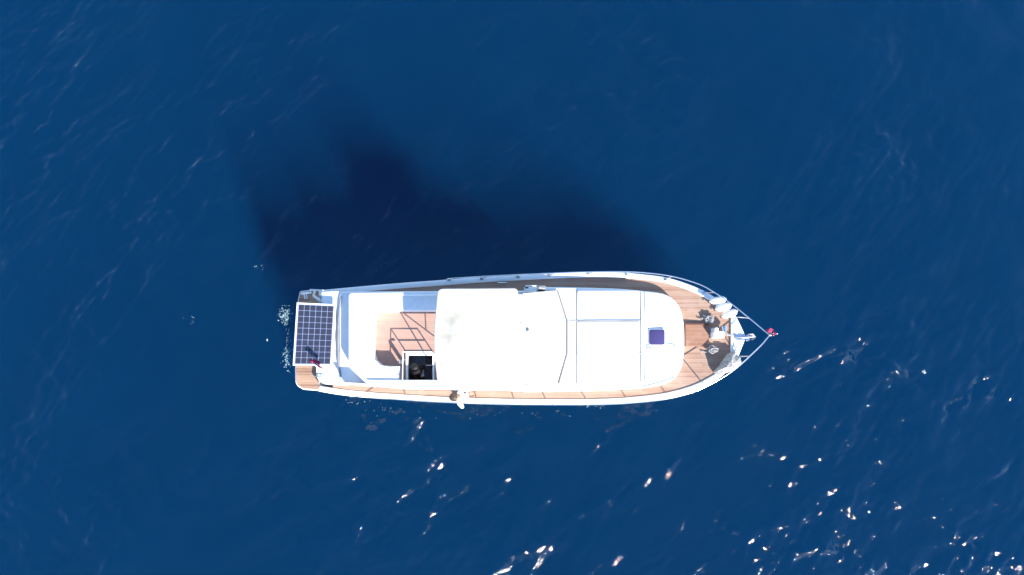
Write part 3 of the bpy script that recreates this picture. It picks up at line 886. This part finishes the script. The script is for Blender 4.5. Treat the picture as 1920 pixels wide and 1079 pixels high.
# flags
def flag(name, staff, hoist_top, u_dir, v_dir, L, Hh, label, seed, fold=0.05, staff_r=0.012):
    root = empty(name, staff[0], label, 'flag', 'red flags flown from the yacht')
    tube('flag_staff', staff, staff_r, GEL, root)
    NU, NV = 44, 30
    u_dir, v_dir = Vector(u_dir).normalized(), Vector(v_dir).normalized(); nn = u_dir.cross(v_dir).normalized()
    V, F, MI = [], [], []
    for j in range(NV + 1):
        for i in range(NU + 1):
            u, w = i / NU, j / NV
            p = Vector(hoist_top) + u_dir * (L * u) + v_dir * (Hh * w)
            p += nn * (fold * (0.25 + u) * math.sin(7.5 * u + 2.2 * w + seed) + fold * .5 * noise.noise(Vector((u * 3, w * 3, seed))))
            V.append(p)
    for j in range(NV):
        for i in range(NU):
            F.append((j * (NU + 1) + i, j * (NU + 1) + i + 1, (j + 1) * (NU + 1) + i + 1, (j + 1) * (NU + 1) + i))
            x, y = (i + .5) / NU * L / Hh, (j + .5) / NV - .5
            cres = math.hypot(x - .5, y) < .25 and math.hypot(x - .5625, y) > .2
            a = math.atan2(y, x - .80) + math.pi; rr = math.hypot(x - .80, y)
            k = (a % (2 * math.pi / 5)) - math.pi / 5
            star = rr < .048 / max(.25, math.cos(abs(abs(k) - math.pi / 5) * 1.0 + 0)) * (1.0 if abs(k) > .45 else 1.0) and rr < .125 - .13 * abs(abs(k) - math.pi / 5)
            MI.append(1 if (cres or star) else 0)
    me = bpy.data.meshes.new('flag_cloth'); me.from_pydata([tuple(q) for q in V], [], F)
    o = link('flag_cloth', me, [RED, FLAG_W], root, 180)
    me.polygons.foreach_set('material_index', MI)
    md = o.modifiers.new('thickness', 'SOLIDIFY'); md.thickness = 0.003
    return root
st0 = U(599, 693, 2.1); st1 = U(590, 684, 2.78)
flag('flag', [st0, st1], st0.lerp(st1, .97), (-.55, .45, -.5), (.75, -.5, -.55), .30, .26, 'dark red flag drooping over the corner of the solar panel', 1.7, .05)
tq = U(1446, 628, rz(1443) + .02)
flag('flag', [tq, tq + Vector((0, 0, .42))], tq + Vector((0, 0, .40)), (-.5, .6, -.12), (-.62, -.35, -.6), .22, .14, 'small red and white flag flying at the tip of the bow rail', .3, .035)

# ------------------------------------------------------------------ people
def skin_mesh(name, V, E, Rr, roots, levels=2):
    me = bpy.data.meshes.new(name)
    me.from_pydata([tuple(v) for v in V], E, [])
    o = bpy.data.objects.new(name, me); COL.objects.link(o)
    o.modifiers.new('skin', 'SKIN').use_smooth_shade = True
    if not me.skin_vertices: me.skin_vertices.new()
    for i, r in enumerate(Rr):
        me.skin_vertices[0].data[i].radius = (r, r) if not isinstance(r, tuple) else r
        me.skin_vertices[0].data[i].use_root = i in roots
    sb = o.modifiers.new('sub', 'SUBSURF'); sb.levels = levels; sb.render_levels = levels
    dg = bpy.context.evaluated_depsgraph_get(); dg.update()
    out = bpy.data.meshes.new_from_object(o.evaluated_get(dg))
    out.name = name
    bpy.data.objects.remove(o); bpy.data.meshes.remove(me)
    return out

class Sk:
    def __init__(s): s.V, s.E, s.R, s.roots = [], [], [], []
    def add(s, p, r, prev=None):
        s.V.append(Vector(p)); s.R.append(r); k = len(s.V) - 1
        if prev is None: s.roots.append(k)
        else: s.E.append((prev, k))
        return k
    def chain(s, pts, prev=None):
        for p, r in pts: prev = s.add(p, r, prev)
        return prev

def hand(sk, wrist, prev, fwd, palm_n):
    """palm plus five separate, unequal, bent fingers"""
    fwd = Vector(fwd).normalized(); pn = Vector(palm_n); pn = (pn - fwd * pn.dot(fwd)).normalized(); side = fwd.cross(pn)
    w = Vector(wrist)
    sk.chain([(w + fwd * .035, .024), (w + fwd * .075, .03)], prev)
    for off, L in ((-.027, .075), (-.009, .085), (.009, .08), (.026, .062)):
        b0 = w + fwd * .07 + side * off
        sk.chain([(b0, .009), (b0 + fwd * L * .45 + pn * .006, .0085), (b0 + fwd * L * .75 + pn * L * .28, .008), (b0 + fwd * L * .88 + pn * L * .55, .007)])
    b0 = w + fwd * .03 - side * .02
    sk.chain([(b0, .011), (b0 - side * .03 + fwd * .03 + pn * .01, .010), (b0 - side * .036 + fwd * .055 + pn * .022, .008)])

def person(label, J, hair, top_mat, bottom_mat, face, sleeves, foot_z=None, legs=True):
    """J: world joints; one continuous body mesh, with hair and clothes as children"""
    root = empty('person', Vector((J['pelvis'].x, J['pelvis'].y, J['base'])), label, 'person')
    sk = Sk()
    chest = J['chest']; neck = J['neck']; head = J['head']; pel = J['pelvis']
    waist = pel.lerp(chest, .5)
    a = sk.add(pel, .125); b_ = sk.add(waist, .115, a); c = sk.add(chest, .13, b_); d = sk.add(neck, .055, c)
    up = (head - neck).normalized()
    e = sk.add(head - up * .05, .07, d); g = sk.add(head + up * .02, .088, e); sk.add(head + up * .085, .07, g)
    for s in ('l', 'r'):
        sh_, el, wr = J['sh_' + s], J['el_' + s], J['wr_' + s]
        k = sk.chain([(sh_, .055), (sh_.lerp(el, .5), .046), (el, .038), (el.lerp(wr, .4), .038), (wr, .025)], c)
        hand(sk, wr, k, J.get('hd_' + s, wr - el), J.get('hn_' + s, Vector((0, 0, -1))))
        if legs:
            hp_, kn, an, toe = J['hip_' + s], J['kn_' + s], J['an_' + s], J['toe_' + s]
            sk.chain([(hp_, .088), (hp_.lerp(kn, .5), .075), (kn, .055), (kn.lerp(an, .35), .055), (an, .034), (an.lerp(toe, .5) + Vector((0, 0, -.02)), .036), (toe, .026)], a)
    me = skin_mesh('body', sk.V, sk.E, sk.R, sk.roots)
    # face
    fw = (Vector(face) - up * Vector(face).dot(up)).normalized(); sd = fw.cross(up)
    bm = bmesh.new(); bm.from_mesh(me)
    for f_ in bm.faces: f_.material_index = 0
    def ball(p, r, mi, sx=1, sy=1, sz=1):
        M = Matrix.Translation(p) @ Matrix((fw, sd, up)).transposed().to_4x4() @ Matrix.Diagonal((sx, sy, sz, 1))
        g_ = bmesh.ops.create_uvsphere(bm, u_segments=10, v_segments=6, radius=r, matrix=M)
        for v_ in g_['verts']:
            for f_ in v_.link_faces: f_.material_index = mi; f_.smooth = True
    for q in (-1, 1):
        ball(head + fw * .074 + sd * .032 * q + up * .012, .013, 1)
        ball(head + fw * .085 + sd * .032 * q + up * .012, .006, 3)
        ball(head + sd * .088 * q + up * .0, .03, 0, .5, .35, 1)
    ball(head + fw * .092 - up * .015, .018, 0, 1, .75, 1.5)
    ball(head + fw * .079 - up * .055, .02, 2, .5, 1.1, .45)
    bm.to_mesh(me); bm.free()
    me.materials.clear()
    body = link('body', me, [SKIN, EYE_W, LIP, HAIR_K], root, 180)
    # hair: cap of the skull, open towards the face
    rings = []
    bm = bmesh.new()
    M = Matrix.Translation(head + up * .03 - fw * .012) @ Matrix((fw, sd, up)).transposed().to_4x4() @ Matrix.Diagonal((1.08, .98, 1.05, 1))
    bmesh.ops.create_uvsphere(bm, u_segments=26, v_segments=18, radius=.103, matrix=M)
    inv = M.inverted()
    kill = []
    for v_ in bm.verts:
        q = inv @ v_.co
        v_.co += (v_.co - head).normalized() * (.008 * noise.noise(v_.co * 38) + .006 * noise.noise(v_.co * 80))
        if q.z < -.075 or (q.x > .05 and q.z < .035): kill.append(v_)
    bmesh.ops.delete(bm, geom=kill, context='VERTS')
    mh = bpy.data.meshes.new('hair'); bm.to_mesh(mh); bm.free()
    o = link('hair', mh, hair, root, 180)
    o.modifiers.new('thick', 'SOLIDIFY').thickness = .012
    # shirt
    st = Sk()
    a = st.add(pel + (chest - pel).normalized() * -.02, .138); b_ = st.add(waist, .132, a); c = st.add(chest, .148, b_); st.add(chest.lerp(neck, .62), .078, c)
    for s in ('l', 'r'):
        sh_, el, wr = J['sh_' + s], J['el_' + s], J['wr_' + s]
        pts = [(sh_, .07), (sh_.lerp(el, .5), .06)] + ([(el, .053), (el.lerp(wr, .5), .05), (el.lerp(wr, .82), .042)] if sleeves else [(sh_.lerp(el, .72), .06)])
        st.chain(pts, c)
    link('shirt', skin_mesh('shirt', st.V, st.E, st.R, st.roots), None, root, 180).data.materials.append(top_mat)
    if legs:
        st = Sk(); a = st.add(pel, .14)
        for s in ('l', 'r'):
            hp_, kn = J['hip_' + s], J['kn_' + s]
            st.chain([(hp_, .104), (hp_.lerp(kn, .5), .092), (hp_.lerp(kn, .78), .086)], a)
        link('shorts', skin_mesh('shorts', st.V, st.E, st.R, st.roots), None, root, 180).data.materials.append(bottom_mat)
    return root

# person in white, seated on the bulwark of the sunlit side deck, leaning back towards the stern
zc = gun_at(866, 'l').z + CAPH
zdk = zc - .13
J = dict(base=zdk,
         pelvis=U(870, 745, zc + .12), chest=U(863, 746, zc + .48), neck=U(857, 745.5, zc + .66), head=U(853, 745, zc + .78),
         sh_l=U(861, 734.5, zc + .56), el_l=U(870, 730, zc + .36), wr_l=U(879, 734, zc + .47),
         sh_r=U(861, 757, zc + .56), el_r=U(867, 763.5, zc + .34), wr_r=U(866, 761.5, zc + .10),
         hip_l=U(873, 740.5, zc + .12), kn_l=U(885, 737, zc + .46), an_l=U(883, 735, zdk + .08), toe_l=U(893, 735, zdk + .03),
         hip_r=U(873, 749, zc + .12), kn_r=U(886, 744, zc + .42), an_r=U(885, 742.5, zdk + .08), toe_r=U(895, 742, zdk + .03),
         hd_r=Vector((0.1, .3, -1)), hn_r=Vector((0, 1, 0)), hd_l=Vector((.9, -.1, -.3)), hn_l=Vector((0, 0, -1)))
person('person in white clothes sitting on the sunlit side of the yacht, leaning back', J, HAIR_B, CLOTH_W, CLOTH_W, (.75, .1, .2), True)

# dark-haired person below in the companion hatch
zs = 1.62
J = dict(base=1.12,
         pelvis=U(784, 702, zs - .02), chest=U(782, 697, zs + .36), neck=U(780, 693, zs + .54), head=U(779, 691, zs + .65),
         sh_l=U(789, 688, zs + .44), el_l=U(797, 691, zs + .22), wr_l=U(792, 700, zs + .16),
         sh_r=U(772, 701, zs + .42), el_r=U(776, 709, zs + .22), wr_r=U(787, 706, zs + .15),
         hip_l=U(790, 700, zs - .02), kn_l=U(805, 700, zs + .08), an_l=U(806, 701, 1.24), toe_l=U(809, 701, 1.18),
         hip_r=U(786, 707, zs - .02), kn_r=U(802, 709, zs + .08), an_r=U(803, 709, 1.24), toe_r=U(807, 709, 1.18),
         hd_l=Vector((-.2, -.9, -.1)), hd_r=Vector((.9, .3, 0)))
person('dark-haired person in dark clothes sitting below in the square hatch', J, HAIR_K, CLOTH_D, CLOTH_D, (.8, -.5, -.35), False)
in_q = [(788, 694), (794, 693), (796, 706), (789.5, 707)]
sheet = [U(x, y, zs + .21 + .03 * (i % 2)) for i, (x, y) in enumerate(in_q)]
v, f = loft([sheet, [p + Vector((0, 0, .012)) for p in sheet]])
o = from_py('paper', v, f, PAPER, None)
tag(o, 'white sheet held by the person in the square hatch', 'paper')
origin_to(o, sum(sheet, Vector()) / 4)

# ------------------------------------------------------------------ foam on the water
FOAM = mat('foam', (0.28, 0.42, 0.42), 0.9)
V, F = [], []
def fleck(x, y, r):
    z = float(waves(np.array([x]), np.array([y]))[0]) + .006
    k = len(V); m = random.randint(6, 9); a0 = random.uniform(0, 6.28); st_ = random.uniform(1, 2.2); th = random.uniform(0, 3.14)
    for i in range(m):
        a = a0 + 2 * math.pi * i / m; q = r * random.uniform(.5, 1.15)
        dx, dy = q * st_ * math.cos(a), q * math.sin(a)
        V.append((x + dx * math.cos(th) - dy * math.sin(th), y + dx * math.sin(th) + dy * math.cos(th), z))
    V.append((x, y, z + r * .25))
    for i in range(m): F.append((k + i, k + (i + 1) % m, k + m))
def patch(px, py, sx, sy, n_, r0, r1):
    for _ in range(n_):
        p = U(random.gauss(px, sx), random.gauss(py, sy), 0)
        fleck(p.x, p.y, random.uniform(r0, r1) * random.random() ** .7 + .003)
patch(536, 592, 5, 8, 170, .003, .015); patch(541, 640, 3, 18, 40, .003, .009); patch(539, 672, 4, 13, 110, .003, .013); patch(501, 638, 1.2, 1.2, 6, .008, .02)
patch(660, 756, 14, 3, 14, .003, .008); patch(730, 768, 30, 4, 16, .003, .009); patch(850, 777, 60, 5, 12, .003, .009); patch(1010, 777, 40, 5, 9, .003, .009); patch(1115, 762, 8, 2, 8, .004, .012)
patch(488, 500, 7, 5, 12, .003, .010); patch(355, 598, 7, 4, 10, .003, .010)
fo = from_py('foam', V, F, FOAM, None, 180, kind='stuff')
fo['label'] = 'pale green white foam flecks beside the hull and stern'
